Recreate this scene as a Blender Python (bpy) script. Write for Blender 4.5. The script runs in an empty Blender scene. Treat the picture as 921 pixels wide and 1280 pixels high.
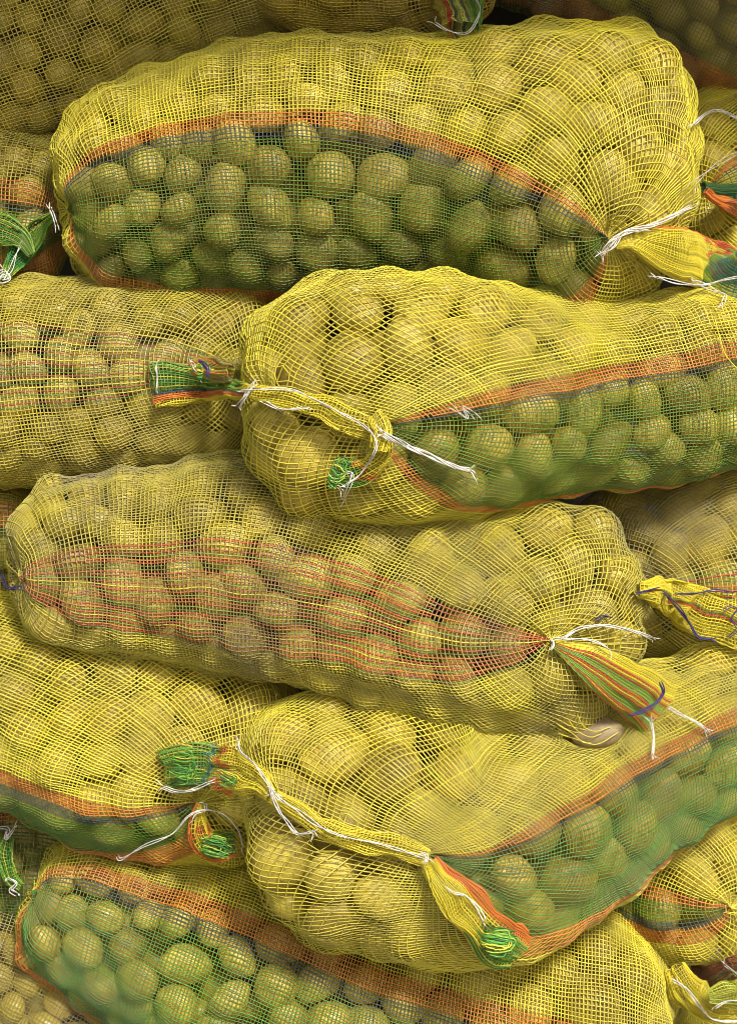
import bpy, math, random
import numpy as np
from mathutils import Vector

random.seed(7)
rng = np.random.default_rng(7)
scene = bpy.context.scene
COL = scene.collection
R = math.radians

# ------------------------------------------------------------------ camera, light, exposure
K = 0.0011            # metres per unit of the layout below
D = 2400.0            # camera distance in layout units
ZC = 1.25             # height of the picture centre above the ground
cam_d = bpy.data.cameras.new('camera')
cam = bpy.data.objects.new('camera', cam_d); COL.objects.link(cam)
cam.location = (0, -D * K, ZC)
cam.rotation_euler = (R(90), 0, 0)
cam_d.sensor_fit = 'VERTICAL'
cam_d.sensor_height = 24.0
cam_d.lens = 24.0 * D / 1280.0
cam_d.clip_start = 0.05
cam_d.clip_end = 100
scene.camera = cam

world = bpy.data.worlds.new('World'); scene.world = world
world.use_nodes = True
nt = world.node_tree
sky = nt.nodes.new('ShaderNodeTexSky'); sky.sky_type = 'NISHITA'; sky.sun_disc = False
SUN_EL, SUN_AZ = R(36), R(20)      # azimuth from the camera side (-Y) towards +X
sky.sun_elevation = SUN_EL
sky.sun_rotation = math.pi - SUN_AZ
sky.dust_density = 3.0; sky.air_density = 1.0; sky.ozone_density = 1.0
bg = nt.nodes['Background']; bg.inputs['Strength'].default_value = 0.10
nt.links.new(sky.outputs['Color'], bg.inputs['Color'])
sun_d = bpy.data.lights.new('sun', 'SUN'); sun_d.energy = 3.3; sun_d.angle = R(10); sun_d.color = (1.0, .95, .87)
sun = bpy.data.objects.new('sun', sun_d); COL.objects.link(sun)
sv = Vector((math.sin(SUN_AZ) * math.cos(SUN_EL), -math.cos(SUN_AZ) * math.cos(SUN_EL), math.sin(SUN_EL)))
sun.rotation_euler = sv.to_track_quat('Z', 'Y').to_euler()
sun.location = (1.5, -3, 4)
scene.view_settings.view_transform = 'Standard'
scene.view_settings.look = 'None'
scene.view_settings.gamma = 1.0
scene.view_settings.exposure = 0.54
scene.cycles.filter_width = 0.95
scene.cycles.max_bounces = 8
scene.cycles.diffuse_bounces = 5

# ------------------------------------------------------------------ materials
def new_mat(name):
    m = bpy.data.materials.new(name); m.use_nodes = True
    n = m.node_tree.nodes
    return m, n, m.node_tree.links, n['Principled BSDF']

def mix_rgb(n, l, fac, a, b, mode='MIX'):
    x = n.new('ShaderNodeMix'); x.data_type = 'RGBA'; x.blend_type = mode
    for sock, v in ((x.inputs[0], fac), (x.inputs[6], a), (x.inputs[7], b)):
        if isinstance(v, (int, float)): sock.default_value = v
        elif isinstance(v, tuple): sock.default_value = (*v, 1) if len(v) == 3 else v
        else: l.new(v, sock)
    return x.outputs[2]

def ramp(n, l, src, stops):
    r = n.new('ShaderNodeValToRGB'); l.new(src, r.inputs[0])
    e = r.color_ramp.elements
    while len(e) < len(stops): e.new(.5)
    for k, (p, c) in enumerate(stops):
        e[k].position = p; e[k].color = (*c, 1)
    return r.outputs[0]

def noise(n, l, vec, scale, detail=3, rough=.5):
    t = n.new('ShaderNodeTexNoise'); t.inputs['Scale'].default_value = scale
    t.inputs['Detail'].default_value = detail; t.inputs['Roughness'].default_value = rough
    if vec is not None: l.new(vec, t.inputs['Vector'])
    return t.outputs[0]

# woven plastic tape: colour from the thread, dust in patches
m_net, n, l, b = new_mat('net_thread')
att = n.new('ShaderNodeAttribute'); att.attribute_name = 'thread_colour'
geo = n.new('ShaderNodeNewGeometry')
f1 = noise(n, l, geo.outputs['Position'], 7.0, 4, .6)
f2 = noise(n, l, geo.outputs['Position'], 60.0, 3, .6)
dust = n.new('ShaderNodeAttribute'); dust.attribute_name = 'dust'
a1 = n.new('ShaderNodeMath'); a1.operation = 'MULTIPLY_ADD'; l.new(f1, a1.inputs[0]); a1.inputs[1].default_value = 2.6; a1.inputs[2].default_value = -1.22
a2 = n.new('ShaderNodeMath'); a2.operation = 'MULTIPLY_ADD'; l.new(f2, a2.inputs[0]); a2.inputs[1].default_value = .8; l.new(a1.outputs[0], a2.inputs[2])
a3 = n.new('ShaderNodeMath'); a3.operation = 'MULTIPLY'; a3.use_clamp = True; l.new(a2.outputs[0], a3.inputs[0]); l.new(dust.outputs['Fac'], a3.inputs[1])
c = mix_rgb(n, l, a3.outputs[0], att.outputs['Color'], (.23, .20, .12))
l.new(c, b.inputs['Base Color'])
b.inputs['Roughness'].default_value = .42
b.inputs['Specular IOR Level'].default_value = .45
# thin plastic lets a little light through
tr = n.new('ShaderNodeBsdfTranslucent'); l.new(c, tr.inputs['Color'])
mx = n.new('ShaderNodeMixShader'); mx.inputs[0].default_value = .14
out = n['Material Output']
l.new(b.outputs[0], mx.inputs[1]); l.new(tr.outputs[0], mx.inputs[2]); l.new(mx.outputs[0], out.inputs['Surface'])

def potato_material(name, stops, rough):
    m, n, l, b = new_mat(name)
    tc = n.new('ShaderNodeTexCoord'); oi = n.new('ShaderNodeObjectInfo')
    ad = n.new('ShaderNodeVectorMath'); ad.operation = 'ADD'
    sc = n.new('ShaderNodeVectorMath'); sc.operation = 'SCALE'; sc.inputs[0].default_value = (13, 7, 5)
    l.new(oi.outputs['Random'], sc.inputs['Scale']); l.new(tc.outputs['Object'], ad.inputs[0]); l.new(sc.outputs[0], ad.inputs[1])
    v = ad.outputs[0]
    base = ramp(n, l, noise(n, l, v, 1.6, 5, .6), stops)
    tint = ramp(n, l, oi.outputs['Random'], [(0, (.66, .60, .60)), (.3, (.9, .86, .8)), (.6, (1, .98, .9)), (.8, (1.0, .9, .85)), (1, (1.18, 1.14, 1.0))])
    base = mix_rgb(n, l, 1.0, base, tint, 'MULTIPLY')
    vor = n.new('ShaderNodeTexVoronoi'); vor.inputs['Scale'].default_value = 9; l.new(v, vor.inputs['Vector'])
    spots = ramp(n, l, vor.outputs['Distance'], [(0, (1, 1, 1)), (.10, (.6, .6, .6)), (.17, (0, 0, 0))])
    spf = n.new('ShaderNodeMath'); spf.operation = 'MULTIPLY'; l.new(spots, spf.inputs[0]); spf.inputs[1].default_value = .55
    base = mix_rgb(n, l, spf.outputs[0], base, (.10, .06, .025))
    dirt = ramp(n, l, noise(n, l, v, 3.4, 6, .7), [(.52, (0, 0, 0)), (.68, (.75, .75, .75))])
    base = mix_rgb(n, l, dirt, base, (.17, .12, .07))
    l.new(base, b.inputs['Base Color'])
    rr = n.new('ShaderNodeMath'); rr.operation = 'MULTIPLY_ADD'; l.new(dirt, rr.inputs[0]); rr.inputs[1].default_value = .35; rr.inputs[2].default_value = rough
    l.new(rr.outputs[0], b.inputs['Roughness'])
    bp = n.new('ShaderNodeBump'); bp.inputs['Strength'].default_value = .5; bp.inputs['Distance'].default_value = .002
    l.new(noise(n, l, v, 14, 5, .65), bp.inputs['Height']); l.new(bp.outputs[0], b.inputs['Normal'])
    return m
m_potato = potato_material('potato_skin', [(.3, (.36, .275, .04)), (.5, (.56, .455, .07)), (.72, (.68, .57, .12))], .38)
m_potato_bare = potato_material('bare_potato_skin', [(.3, (.17, .135, .065)), (.5, (.25, .205, .105)), (.72, (.32, .27, .15))], .42)

def fibre_material(name, col, col2):
    m, n, l, b = new_mat(name)
    geo = n.new('ShaderNodeNewGeometry')
    c = ramp(n, l, noise(n, l, geo.outputs['Position'], 260, 4, .7), [(.35, col2), (.6, col)])
    l.new(c, b.inputs['Base Color']); b.inputs['Roughness'].default_value = .5
    return m
m_white = fibre_material('white_string', (.76, .75, .71), (.42, .40, .35))
m_navy = fibre_material('navy_string', (.035, .028, .14), (.02, .015, .07))
m_lime = fibre_material('lime_thread', (.40, .52, .06), (.16, .36, .03))
m_dkgreen = fibre_material('dark_green_thread', (.04, .15, .02), (.02, .08, .015))
m_green = fibre_material('green_thread', (.10, .34, .03), (.04, .17, .02))
m_yel = fibre_material('yellow_thread', (.75, .62, .05), (.5, .4, .03))
m_ground, n, l, b = new_mat('concrete_ground')
g = n.new('ShaderNodeNewGeometry')
l.new(ramp(n, l, noise(n, l, g.outputs['Position'], 3, 6, .7), [(.3, (.20, .185, .16)), (.7, (.32, .30, .27))]), b.inputs['Base Color'])
b.inputs['Roughness'].default_value = .9
m_panel, n, l, b = new_mat('added_dark_panel')  # for the panels added behind and above the pile
g = n.new('ShaderNodeNewGeometry')
l.new(ramp(n, l, noise(n, l, g.outputs['Position'], 4, 6, .7), [(.3, (.05, .045, .035)), (.7, (.08, .07, .05))]), b.inputs['Base Color'])
b.inputs['Roughness'].default_value = .9

# ------------------------------------------------------------------ geometry helpers
def P3(px, py, d):
    s = (D + d) / D
    return np.array([(px - 460.5) * s, d, (640.0 - py) * s])

def to_world(P):
    return P * K + np.array([0, 0, ZC])

def project(P):
    s = D / (D + P[..., 1])
    return P[..., 0] * s + 460.5, 640.0 - P[..., 2] * s

def mesh_np(name, verts, quads, mat, parent=None, origin=None, colour=None, dust=None, smooth=True, tris=None):
    me = bpy.data.meshes.new(name)
    V = to_world(verts)
    if origin is not None: V = V - np.array(origin)
    nq = len(quads) if quads is not None else 0
    ntr = len(tris) if tris is not None else 0
    me.vertices.add(len(V)); me.vertices.foreach_set('co', V.astype(np.float32).ravel())
    loops = []
    if nq: loops.append(np.asarray(quads, np.int32).ravel())
    if ntr: loops.append(np.asarray(tris, np.int32).ravel())
    loops = np.concatenate(loops)
    me.loops.add(len(loops)); me.loops.foreach_set('vertex_index', loops)
    me.polygons.add(nq + ntr)
    starts = np.concatenate([np.arange(nq) * 4, nq * 4 + np.arange(ntr) * 3]).astype(np.int32)
    me.polygons.foreach_set('loop_start', starts)
    me.update(calc_edges=True)
    if smooth: me.polygons.foreach_set('use_smooth', np.ones(nq + ntr, bool))
    if colour is not None:
        a = me.attributes.new('thread_colour', 'FLOAT_COLOR', 'POINT')
        cc = np.ones((len(V), 4), np.float32); cc[:, :3] = colour
        a.data.foreach_set('color', cc.ravel())
    if dust is not None:
        a = me.attributes.new('dust', 'FLOAT', 'POINT')
        dd = np.broadcast_to(np.asarray(dust, np.float32), (len(V),)).copy()
        a.data.foreach_set('value', dd)
    me.materials.append(mat)
    o = bpy.data.objects.new(name, me); COL.objects.link(o)
    if parent is not None: o.parent = parent
    return o

def vnorm(a, eps=1e-9):
    return a / (np.linalg.norm(a, axis=-1, keepdims=True) + eps)

def grid_normals(P, wrap):
    du = np.gradient(P, axis=0)
    if wrap: dv = (np.roll(P, -1, 1) - np.roll(P, 1, 1)) * .5
    else: dv = np.gradient(P, axis=1)
    return vnorm(np.cross(du, dv))

def strands(P, N, W, T, axis, wrap, keep, colour):
    """thin tapes with a raised middle, running along `axis` of the grid P"""
    if axis == 1:
        P = P.swapaxes(0, 1); N = N.swapaxes(0, 1); keep = keep.swapaxes(0, 1); colour = colour.swapaxes(0, 1)
        if np.ndim(W): W = np.asarray(W).swapaxes(0, 1)
    nu, nv = P.shape[:2]
    closed = wrap and axis == 1
    tg = (np.roll(P, -1, 0) - np.roll(P, 1, 0)) if closed else np.gradient(P, axis=0)
    tg = vnorm(tg)
    side = vnorm(np.cross(N, tg))
    Wb = (np.asarray(W)[..., None] if np.ndim(W) else W)
    ring = np.stack([P + side * Wb * .5, P + N * T, P - side * Wb * .5], 2)     # nu,nv,3,3
    idx = np.arange(nu * nv * 3).reshape(nu, nv, 3)
    a = idx; bI = np.roll(idx, -1, 0)
    ok = keep & np.roll(keep, -1, 0)
    if not closed: ok[-1] = False
    qs = []
    for k in range(3):
        k2 = (k + 1) % 3
        q = np.stack([a[..., k], a[..., k2], bI[..., k2], bI[..., k]], -1)[ok]
        qs.append(q)
    q = np.concatenate(qs)
    V = ring.reshape(-1, 3); C = np.repeat(colour.reshape(-1, 3), 3, 0)
    return V, q, C

def weave(name, P, N, wrap, keep, cwarp, cweft, W, T, parent, origin, dust, lift=.45, weftW=None, kwarp=None, kweft=None):
    """P[i,j]: i along the sack, j around it. Warp threads run along i, weft along j."""
    nu, nv = P.shape[:2]
    alt = ((-1.0) ** (np.arange(nu)[:, None] + np.arange(nv)[None, :]))[..., None]
    V1, q1, C1 = strands(P + N * alt * lift, N, W, T, 0, wrap, keep if kwarp is None else keep & kwarp, cwarp)
    V2, q2, C2 = strands(P - N * alt * lift, N, (W if weftW is None else weftW), T, 1, wrap, keep if kweft is None else keep & kweft, cweft)
    V = np.concatenate([V1, V2]); q = np.concatenate([q1, q2 + len(V1)]); C = np.concatenate([C1, C2])
    used = np.unique(q); mp = np.full(len(V), -1, np.int64); mp[used] = np.arange(len(used))
    return mesh_np(name, V[used], mp[q], m_net, parent, origin, C[used], dust)

def smooth_noise(shape, cells, wrap, amp, gen=rng):
    """periodic (in axis 1) smooth noise by bicubic-ish interpolation of a coarse grid"""
    cu, cv = max(2, int(cells[0])), max(2, int(cells[1]))
    g = gen.normal(size=(cu + 3, cv))
    u = np.linspace(0, cu, shape[0]); v = np.linspace(0, cv, shape[1], endpoint=not wrap)
    if not wrap: v = np.clip(v, 0, cv - 1e-3)
    def w(t): return np.stack([(1-t)**3/6, (3*t**3-6*t**2+4)/6, (-3*t**3+3*t**2+3*t+1)/6, t**3/6], -1)
    iu = np.minimum(u.astype(int), cu - 1); tu = u - iu; iv = v.astype(int); tv = v - iv
    wu, wv = w(tu), w(tv)
    out = np.zeros(shape)
    for a in range(4):
        for c in range(4):
            out += wu[:, a][:, None] * wv[:, c][None, :] * g[(iu + a)][:, (iv + c) % cv]
    return out * amp * 1.6

def catmull(pts, step=3.0):
    pts = np.asarray(pts, float)
    P = np.vstack([2 * pts[0] - pts[1], pts, 2 * pts[-1] - pts[-2]])
    out = []
    for i in range(1, len(P) - 2):
        m = max(2, int(np.linalg.norm((P[i+1] - P[i])[:2]) / step))
        t = np.linspace(0, 1, m, endpoint=False)[:, None]
        out.append(.5 * (2*P[i] + (P[i+1]-P[i-1])*t + (2*P[i-1]-5*P[i]+4*P[i+1]-P[i+2])*t**2 + (-P[i-1]+3*P[i]-3*P[i+1]+P[i+2])*t**3))
    out.append(P[-2][None])
    return np.vstack(out)

def resample(A, n):
    d = np.concatenate([[0], np.cumsum(np.linalg.norm(np.diff(A[:, :3], axis=0), axis=1))])
    t = np.linspace(0, d[-1], n)
    return np.stack([np.interp(t, d, A[:, k]) for k in range(A.shape[1])], 1), d[-1]

def thing(name, label, cat, loc, group=None):
    o = bpy.data.objects.new(name, None); COL.objects.link(o)
    o.location = loc; o['label'] = label; o['category'] = cat
    if group: o['group'] = group
    o.empty_display_size = .05
    return o

# ------------------------------------------------------------------ colours of the threads
YEL = (.76, .67, .055); GOLD = (.60, .46, .05); OLIVE = (.36, .34, .06)
ORG = (.66, .19, .03); RED = (.60, .06, .03); GRN = (.095, .235, .02); DGR = (.24, .28, .03)
BLU = (.03, .09, .12); BLK = (.09, .12, .035); LIM = (.26, .46, .07); CRM = (.62, .55, .30); BRN = (.36, .30, .10); TAN = (.62, .56, .20)

# the depth of the front surface, filled while the sacks are built
ZS = 4
ZW, ZH = 921 // ZS + 60, 1280 // ZS + 60
zmap = np.full((ZH, ZW), 1e6)
def zsplat(P):
    x, y = project(P)
    ix = (x / ZS + 30).astype(int).ravel(); iy = (y / ZS + 30).astype(int).ravel(); d = P[..., 1].ravel()
    ok = (ix >= 1) & (ix < ZW - 1) & (iy >= 1) & (iy < ZH - 1)
    for ox in (-1, 0, 1):
        for oy in (-1, 0, 1):
            np.minimum.at(zmap, (iy[ok] + oy, ix[ok] + ox), d[ok])
def zat(x, y):
    ix = np.clip((np.asarray(x) / ZS + 30).astype(int), 0, ZW - 1); iy = np.clip((np.asarray(y) / ZS + 30).astype(int), 0, ZH - 1)
    return zmap[iy, ix]

class Body:
    """a long bag: spine stations (px, py, half height, depth) from tip to tip, rounded at both ends"""
    def __init__(s, spine, caps, depth_ratio, sag=0, square=2.0):
        C = catmull(spine, 4.0)
        X = np.array([P3(*r[[0, 1, 3]]) for r in C])
        H = (C[:, 2] + 6) * (D + C[:, 3]) / D
        L = np.concatenate([[0], np.cumsum(np.linalg.norm(np.diff(X, axis=0), axis=1))])
        tot = L[-1]; s.tot = tot
        e0, e1 = caps
        q = np.concatenate([e0 * (1 - np.cos(np.linspace(0, np.pi/2, 120)))[:-1], np.linspace(e0, tot - e1, 400)[:-1], tot - e1 * (1 - np.sin(np.linspace(0, np.pi/2, 120)))])
        R0 = np.interp(q, L, H)
        f = np.ones_like(q)
        m = q < e0; f[m] = (1 - ((e0 - q[m]) / e0) ** 2.3) ** (1/2.0)
        m = q > tot - e1; f[m] = (np.clip(1 - ((q[m] - tot + e1) / e1) ** 2.3, 0, 1)) ** (1/2.0)
        r = R0 * f
        arc = np.concatenate([[0], np.cumsum(np.hypot(np.diff(q), np.diff(r)))])
        s.A = arc[-1]
        s.nu = int(s.A / 4.5); s.R = float(R0.mean()); s.nv = int(2 * np.pi * s.R / 4.5)
        t = np.linspace(0, s.A, s.nu)
        qq = np.interp(t, arc, q); rr = np.interp(t, arc, r)
        cen = np.stack([np.interp(qq, L, X[:, k]) for k in range(3)], 1)
        tg = np.gradient(X, axis=0); tg = vnorm(tg)
        k = 15; ker = np.ones(k) / k
        tg = vnorm(np.stack([np.convolve(np.pad(tg[:, c], k//2, 'edge'), ker, 'valid') for c in range(3)], 1))
        T = vnorm(np.stack([np.interp(qq, L, tg[:, c]) for c in range(3)], 1))
        up = vnorm(np.cross(T, np.array([0, 1.0, 0]))) * -1.0
        # make "up" point upwards in the picture
        up = np.where(up[:, 2:3] < 0, -up, up)
        fw = vnorm(np.cross(up, T)); fw = np.where(fw[:, 1:2] > 0, -fw, fw)
        th = np.linspace(-np.pi, np.pi, s.nv, endpoint=False)
        ct, st = np.cos(th), np.sin(th)
        e = 2.0 / square
        cx = np.sign(ct) * np.abs(ct) ** e; sx = np.sign(st) * np.abs(st) ** e
        B = cen[:, None] + rr[:, None, None] * (up[:, None] * sx[None, :, None] + fw[:, None] * cx[None, :, None] * depth_ratio)
        s.B = B; s.th = th
        N = grid_normals(B, True)
        o = vnorm(B - cen[:, None])
        if (N * o).sum(-1)[s.nu//2].mean() < 0: N = -N
        N[:4] = vnorm(N[4:5] * .3 - T[0]); N[-4:] = vnorm(N[-5:-4] * .3 + T[-1])
        s.N = N; s.h = np.zeros((s.nu, s.nv)); s.cen = cen
    def sample(s, a, th):
        """a: arc length from tip 0, th: angle -> surface point with lumps, base normal"""
        u = np.clip(a / s.A * (s.nu - 1), 0, s.nu - 1.001); v = ((th + np.pi) % (2*np.pi)) / (2*np.pi) * s.nv
        i = u.astype(int); fu = (u - i)[..., None]; j = v.astype(int) % s.nv; fv = (v - np.floor(v))[..., None]; j2 = (j + 1) % s.nv
        S = s.B + s.N * s.h[..., None]
        def bl(A): return (A[i, j]*(1-fu)*(1-fv) + A[i+1, j]*fu*(1-fv) + A[i, j2]*(1-fu)*fv + A[i+1, j2]*fu*fv)
        return bl(S), vnorm(bl(s.N))
    def locate(s, px, py):
        x, y = project(s.B)
        w = (x - px) ** 2 + (y - py) ** 2 + np.where(s.N[..., 1] > .1, 1e6, 0)
        i, j = np.unravel_index(np.argmin(w), w.shape)
        return i / (s.nu - 1) * s.A, s.th[j]

potato_list = []     # every potato: centre, axes matrix, sack index, colour zone
fill_list = []
sacks = []

def thin_out(gap, least=3.5):
    """where the bag narrows its lengthwise threads vanish into the folds: keep every 2nd or 4th"""
    nr, nc = gap.shape; row = np.median(gap, 1)
    j = np.arange(nc)[None]; loc_ = gap.copy()
    for _ in range(6): loc_ = (loc_ + np.roll(loc_, 1, 1) + np.roll(loc_, -1, 1) + np.vstack([loc_[:1], loc_[:-1]]) + np.vstack([loc_[1:], loc_[-1:]])) / 5
    k = np.ones((nr, nc), bool)
    k &= ~((loc_ < least) & (j % 2 == 1)); k &= ~((loc_ * 2 < least) & (j % 4 == 2))
    return k, loc_

def build_sack(key, label, spine, caps=(120, 120), dr=.85, neck=None, tip=None, bands=None, stripe=None, pot=66, sag=.085,
               warp=5.0, weft=4.8, W=1.95, dust=.5, twist=(0, 0), bulge=0, base=YEL, seed=1, where='', square=2.0, netting_label=None, zone=None, weftcol=None, holes=()):
    g = np.random.default_rng(seed * 101 + 5)
    B = Body(spine, caps, dr, square=square)
    # ---------------- potatoes against the skin of the bag
    p0, p1 = pot if isinstance(pot, tuple) else (pot, pot)
    xb, yb_ = project(B.B); tx = np.clip((xb - max(spine[0][0], 0)) / (min(spine[-1][0], 921) - max(spine[0][0], 0)), 0, 1)
    size = (p0 + (p1 - p0) * tx) * (1 + .10 * np.sin(xb / 61 + seed) * np.cos(yb_ / 47 + seed * 2))
    inner = B.B - B.N * (size * .47)[..., None]
    x, y = project(inner)
    inframe = (x > -110) & (x < 1031) & (y > -110) & (y < 1390)
    front = (B.N[..., 1] < .35) & inframe
    front[:3] = False; front[-3:] = False
    du = np.linalg.norm(np.gradient(inner, axis=0), axis=-1); dv = np.linalg.norm((np.roll(inner, -1, 1) - inner), axis=-1)
    area = (du * dv)[front]; pts = inner[front]; nn = B.N[front]; szf = size[front]
    Np = int((area / (.70 * szf ** 2)).sum())
    if Np > 0:
        prob = area / area.sum()
        d = np.full(len(pts), 1e9); sel = []
        cur = g.choice(len(pts), p=prob)
        sizew = 70.0 / szf
        for _ in range(Np):
            sel.append(cur); d = np.minimum(d, np.linalg.norm(pts - pts[cur], axis=1)); cur = int(np.argmax(d * sizew * (1 + .1 * g.random(len(pts)))))
        c = pts[sel]
        for _ in range(3):
            best = np.full(len(pts), 1e18); own = np.zeros(len(pts), int)
            for k in range(len(c)):
                dd = ((pts - c[k]) ** 2).sum(1); m = dd < best; best[m] = dd[m]; own[m] = k
            for k in range(len(c)):
                m = own == k
                if m.any():
                    ce = (pts[m] * area[m][:, None]).sum(0) / area[m].sum()
                    c[k] = pts[np.argmin(((pts - ce) ** 2).sum(1))]
        obst = np.full(B.B.shape[:2], -70.0)
        for k in range(len(c)):
            i = np.argmin(((pts - c[k]) ** 2).sum(1)); nrm = nn[i]
            dd = np.sort(np.linalg.norm(c - c[k], axis=1))[1:4].mean() if len(c) > 4 else szf[i]
            sl = szf[i]; r = .5 * np.clip(dd, sl * .8, sl * 1.1) * g.uniform(.98, 1.20)
            t1 = vnorm(np.cross(nrm, g.normal(size=3))); t2 = np.cross(nrm, t1)
            tilt = g.normal(size=3) * .25; n2 = vnorm(nrm + tilt); t1 = vnorm(t1 - n2 * (t1 @ n2)); t2 = np.cross(n2, t1)
            ax = np.array([r * g.uniform(1.02, 1.34), r * g.uniform(.90, 1.06), r * g.uniform(.74, .90)])
            M = np.stack([t1 * ax[0], t2 * ax[1], n2 * ax[2]], 1)
            sup = np.linalg.norm(M.T @ nrm)
            cc = c[k] + nrm * (sl * .47 - sup + g.uniform(-7, 3))
            for sp in (tip, neck):
                if sp is None: continue
                q0 = np.array(sp['at'][0], float); q1 = np.array(sp['at'][-1], float); qq = np.array(project(cc)); v = q1 - q0
                tt = np.clip(((qq - q0) @ v) / max(v @ v, 1), 0, 1); dist = np.linalg.norm(qq - q0 - v * tt)
                cc = cc - nrm * (sp.get('dimple', 12) + 12) * math.exp(-(dist / 46.0) ** 2)
            potato_list.append(dict(c=cc, M=M, r=r, sack=len(sacks), n=nrm))
            Mi = np.linalg.inv(M)
            near = np.abs(B.B - cc).max(-1) < ax.max() * 2.2
            o = (B.B[near] - cc) @ Mi.T; dr_ = (-B.N[near]) @ Mi.T
            a = (dr_ ** 2).sum(1); b_ = (o * dr_).sum(1); c_ = (o ** 2).sum(1) - 1.06
            disc = b_ * b_ - a * c_
            t = np.where(disc > 0, (-b_ - np.sqrt(np.maximum(disc, 0))) / a, 70)
            obst[near] = np.maximum(obst[near], -t)
            # a looser second layer further in
            fill_list.append((cc - nrm * r * 2.0 + (t1 * g.uniform(-1, 1) + t2 * g.uniform(-1, 1)) * r, M * .95))
        # ---------------- the net settles on them
        h = np.full(obst.shape, 6.0)
        for it in range(300):
            hp = np.vstack([h[:1], h, h[-1:]])
            av = .25 * (hp[:-2] + hp[2:] + np.roll(h, 1, 1) + np.roll(h, -1, 1))
            h = np.maximum(np.minimum(obst, 34), av - sag)
        h = np.where(h < -8, -8 + 12 * np.tanh((h + 8) / 12), h)
        h = (h + np.roll(h, 1, 1) + np.roll(h, -1, 1) + np.vstack([h[:1], h[:-1]]) + np.vstack([h[1:], h[-1:]])) / 5
        h = np.maximum(h, np.minimum(obst, 34)) + 1.2
        B.h = h
    # ---------------- net grid
    aa_ = np.linspace(0, B.A, 600); comp = np.zeros(600)
    for spec in (tip, neck):
        if spec is None: continue
        pts_ = []
        for (px, py) in spec['at']:
            a_, t_ = B.locate(px, py); rr_ = a_ if spec['end'] == 0 else B.A - a_
            pts_.append(rr_ * np.array([math.cos(t_), math.sin(t_)]))
        pts_ = np.array(pts_); pc = pts_.mean(0); ha = (pts_[-1] - pts_[0]) / 2
        s0 = max(spec.get('reach', 0), 2.8 * np.linalg.norm(pc) + 1.2 * np.linalg.norm(ha), 150)
        s0 = min(s0, B.A * .85); spec['geom'] = (pc, ha, s0)
        rho = aa_ if spec['end'] == 0 else B.A - aa_
        comp = np.maximum(comp, np.where(rho < s0, 1.2 * np.linalg.norm(pc) / s0 * np.clip(1 - rho / s0, 0, 1) ** .2, 0))
    # the cross threads are spaced so that they come out even on the gathered side too
    dens = (1 - np.clip(comp, 0, .5)) / weft
    cum = np.concatenate([[0], np.cumsum((dens[1:] + dens[:-1]) / 2 * np.diff(aa_))])
    nr = int(cum[-1]); nc = int(2 * np.pi * B.R / warp)
    a0 = np.interp(np.linspace(0, cum[-1], nr), cum, aa_)[:, None] * np.ones((1, nc)); phi = (np.linspace(-np.pi, np.pi, nc, endpoint=False)[None, :]) * np.ones((nr, 1))
    phi0 = phi.copy()
    # threads are never quite evenly spaced
    da = smooth_noise((nr, nc), (B.A / 55, B.R * 6.28 / 55), True, 1.6, g) + smooth_noise((nr, nc), (nr / 3, 6), True, .5, g)
    dp = smooth_noise((nr, nc), (B.A / 60, B.R * 6.28 / 50), True, 1.6, g) + smooth_noise((nr, nc), (7, nc * .8), True, .8, g)
    edge = np.clip(np.minimum(a0, B.A - a0) / 60, 0, 1)
    a = a0 + da * edge; phi = phi + dp * edge / B.R
    tw = np.interp(a0[:, 0], [0, B.A], [R(twist[0]), R(twist[1])])[:, None]
    phi = phi + tw
    poles = []
    for end, spec in (('tip', tip), ('neck', neck)):
        if spec is None: continue
        side = spec['end']
        rho = a if side == 0 else B.A - a
        if 'pinch' in spec:
            pc_, pa_, pw_ = spec['pinch']
            phi = phi + R(pa_) * np.exp(-((np.degrees(phi0) - pc_) / pw_) ** 2) * np.exp(-(rho / 270.0) ** 2)
        pc, ha, s0 = spec['geom']
        w = np.clip(1 - rho / s0, 0, 1) ** 1.2
        seam = lambda c_: np.tanh(3 * c_)
        al = math.atan2(ha[1], ha[0]) if len(spec['at']) > 1 else 0
        qx = rho * np.cos(phi) + w * (pc[0] + ha[0] * seam(np.cos(phi - al)))
        qy = rho * np.sin(phi) + w * (pc[1] + ha[1] * seam(np.cos(phi - al)))
        rho2 = np.hypot(qx, qy); ph2 = np.arctan2(qy, qx)
        m = rho < s0
        aN = rho2 if side == 0 else B.A - rho2
        spec['rho'] = rho; spec['phi'] = phi.copy()
        a = np.where(m, aN, a); phi = np.where(m, ph2, phi)
    # the threads slide off the crowns of the potatoes and bunch in the hollows
    gu = np.gradient(B.h, axis=0) / (B.A / B.nu); gv = (np.roll(B.h, -1, 1) - np.roll(B.h, 1, 1)) / 2 / 4.5
    uu = np.clip(a / B.A * (B.nu - 1), 0, B.nu - 1).astype(int); vv = (((phi + np.pi) % (2*np.pi)) / (2*np.pi) * B.nv).astype(int) % B.nv
    def blur(A):
        for _ in range(4): A = (A + np.roll(A, 1, 1) + np.roll(A, -1, 1) + np.vstack([A[:1], A[:-1]]) + np.vstack([A[1:], A[-1:]])) / 5
        return A
    gu, gv = blur(gu), blur(gv); e2 = np.clip(np.minimum(a, B.A - a) / 90, 0, 1) ** 2
    a = a - np.clip(gu, -.6, .6)[uu, vv] * 4 * e2; phi = phi - np.clip(gv, -.6, .6)[uu, vv] * 4 / B.R * e2
    P, Nn = B.sample(a, phi)
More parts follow.
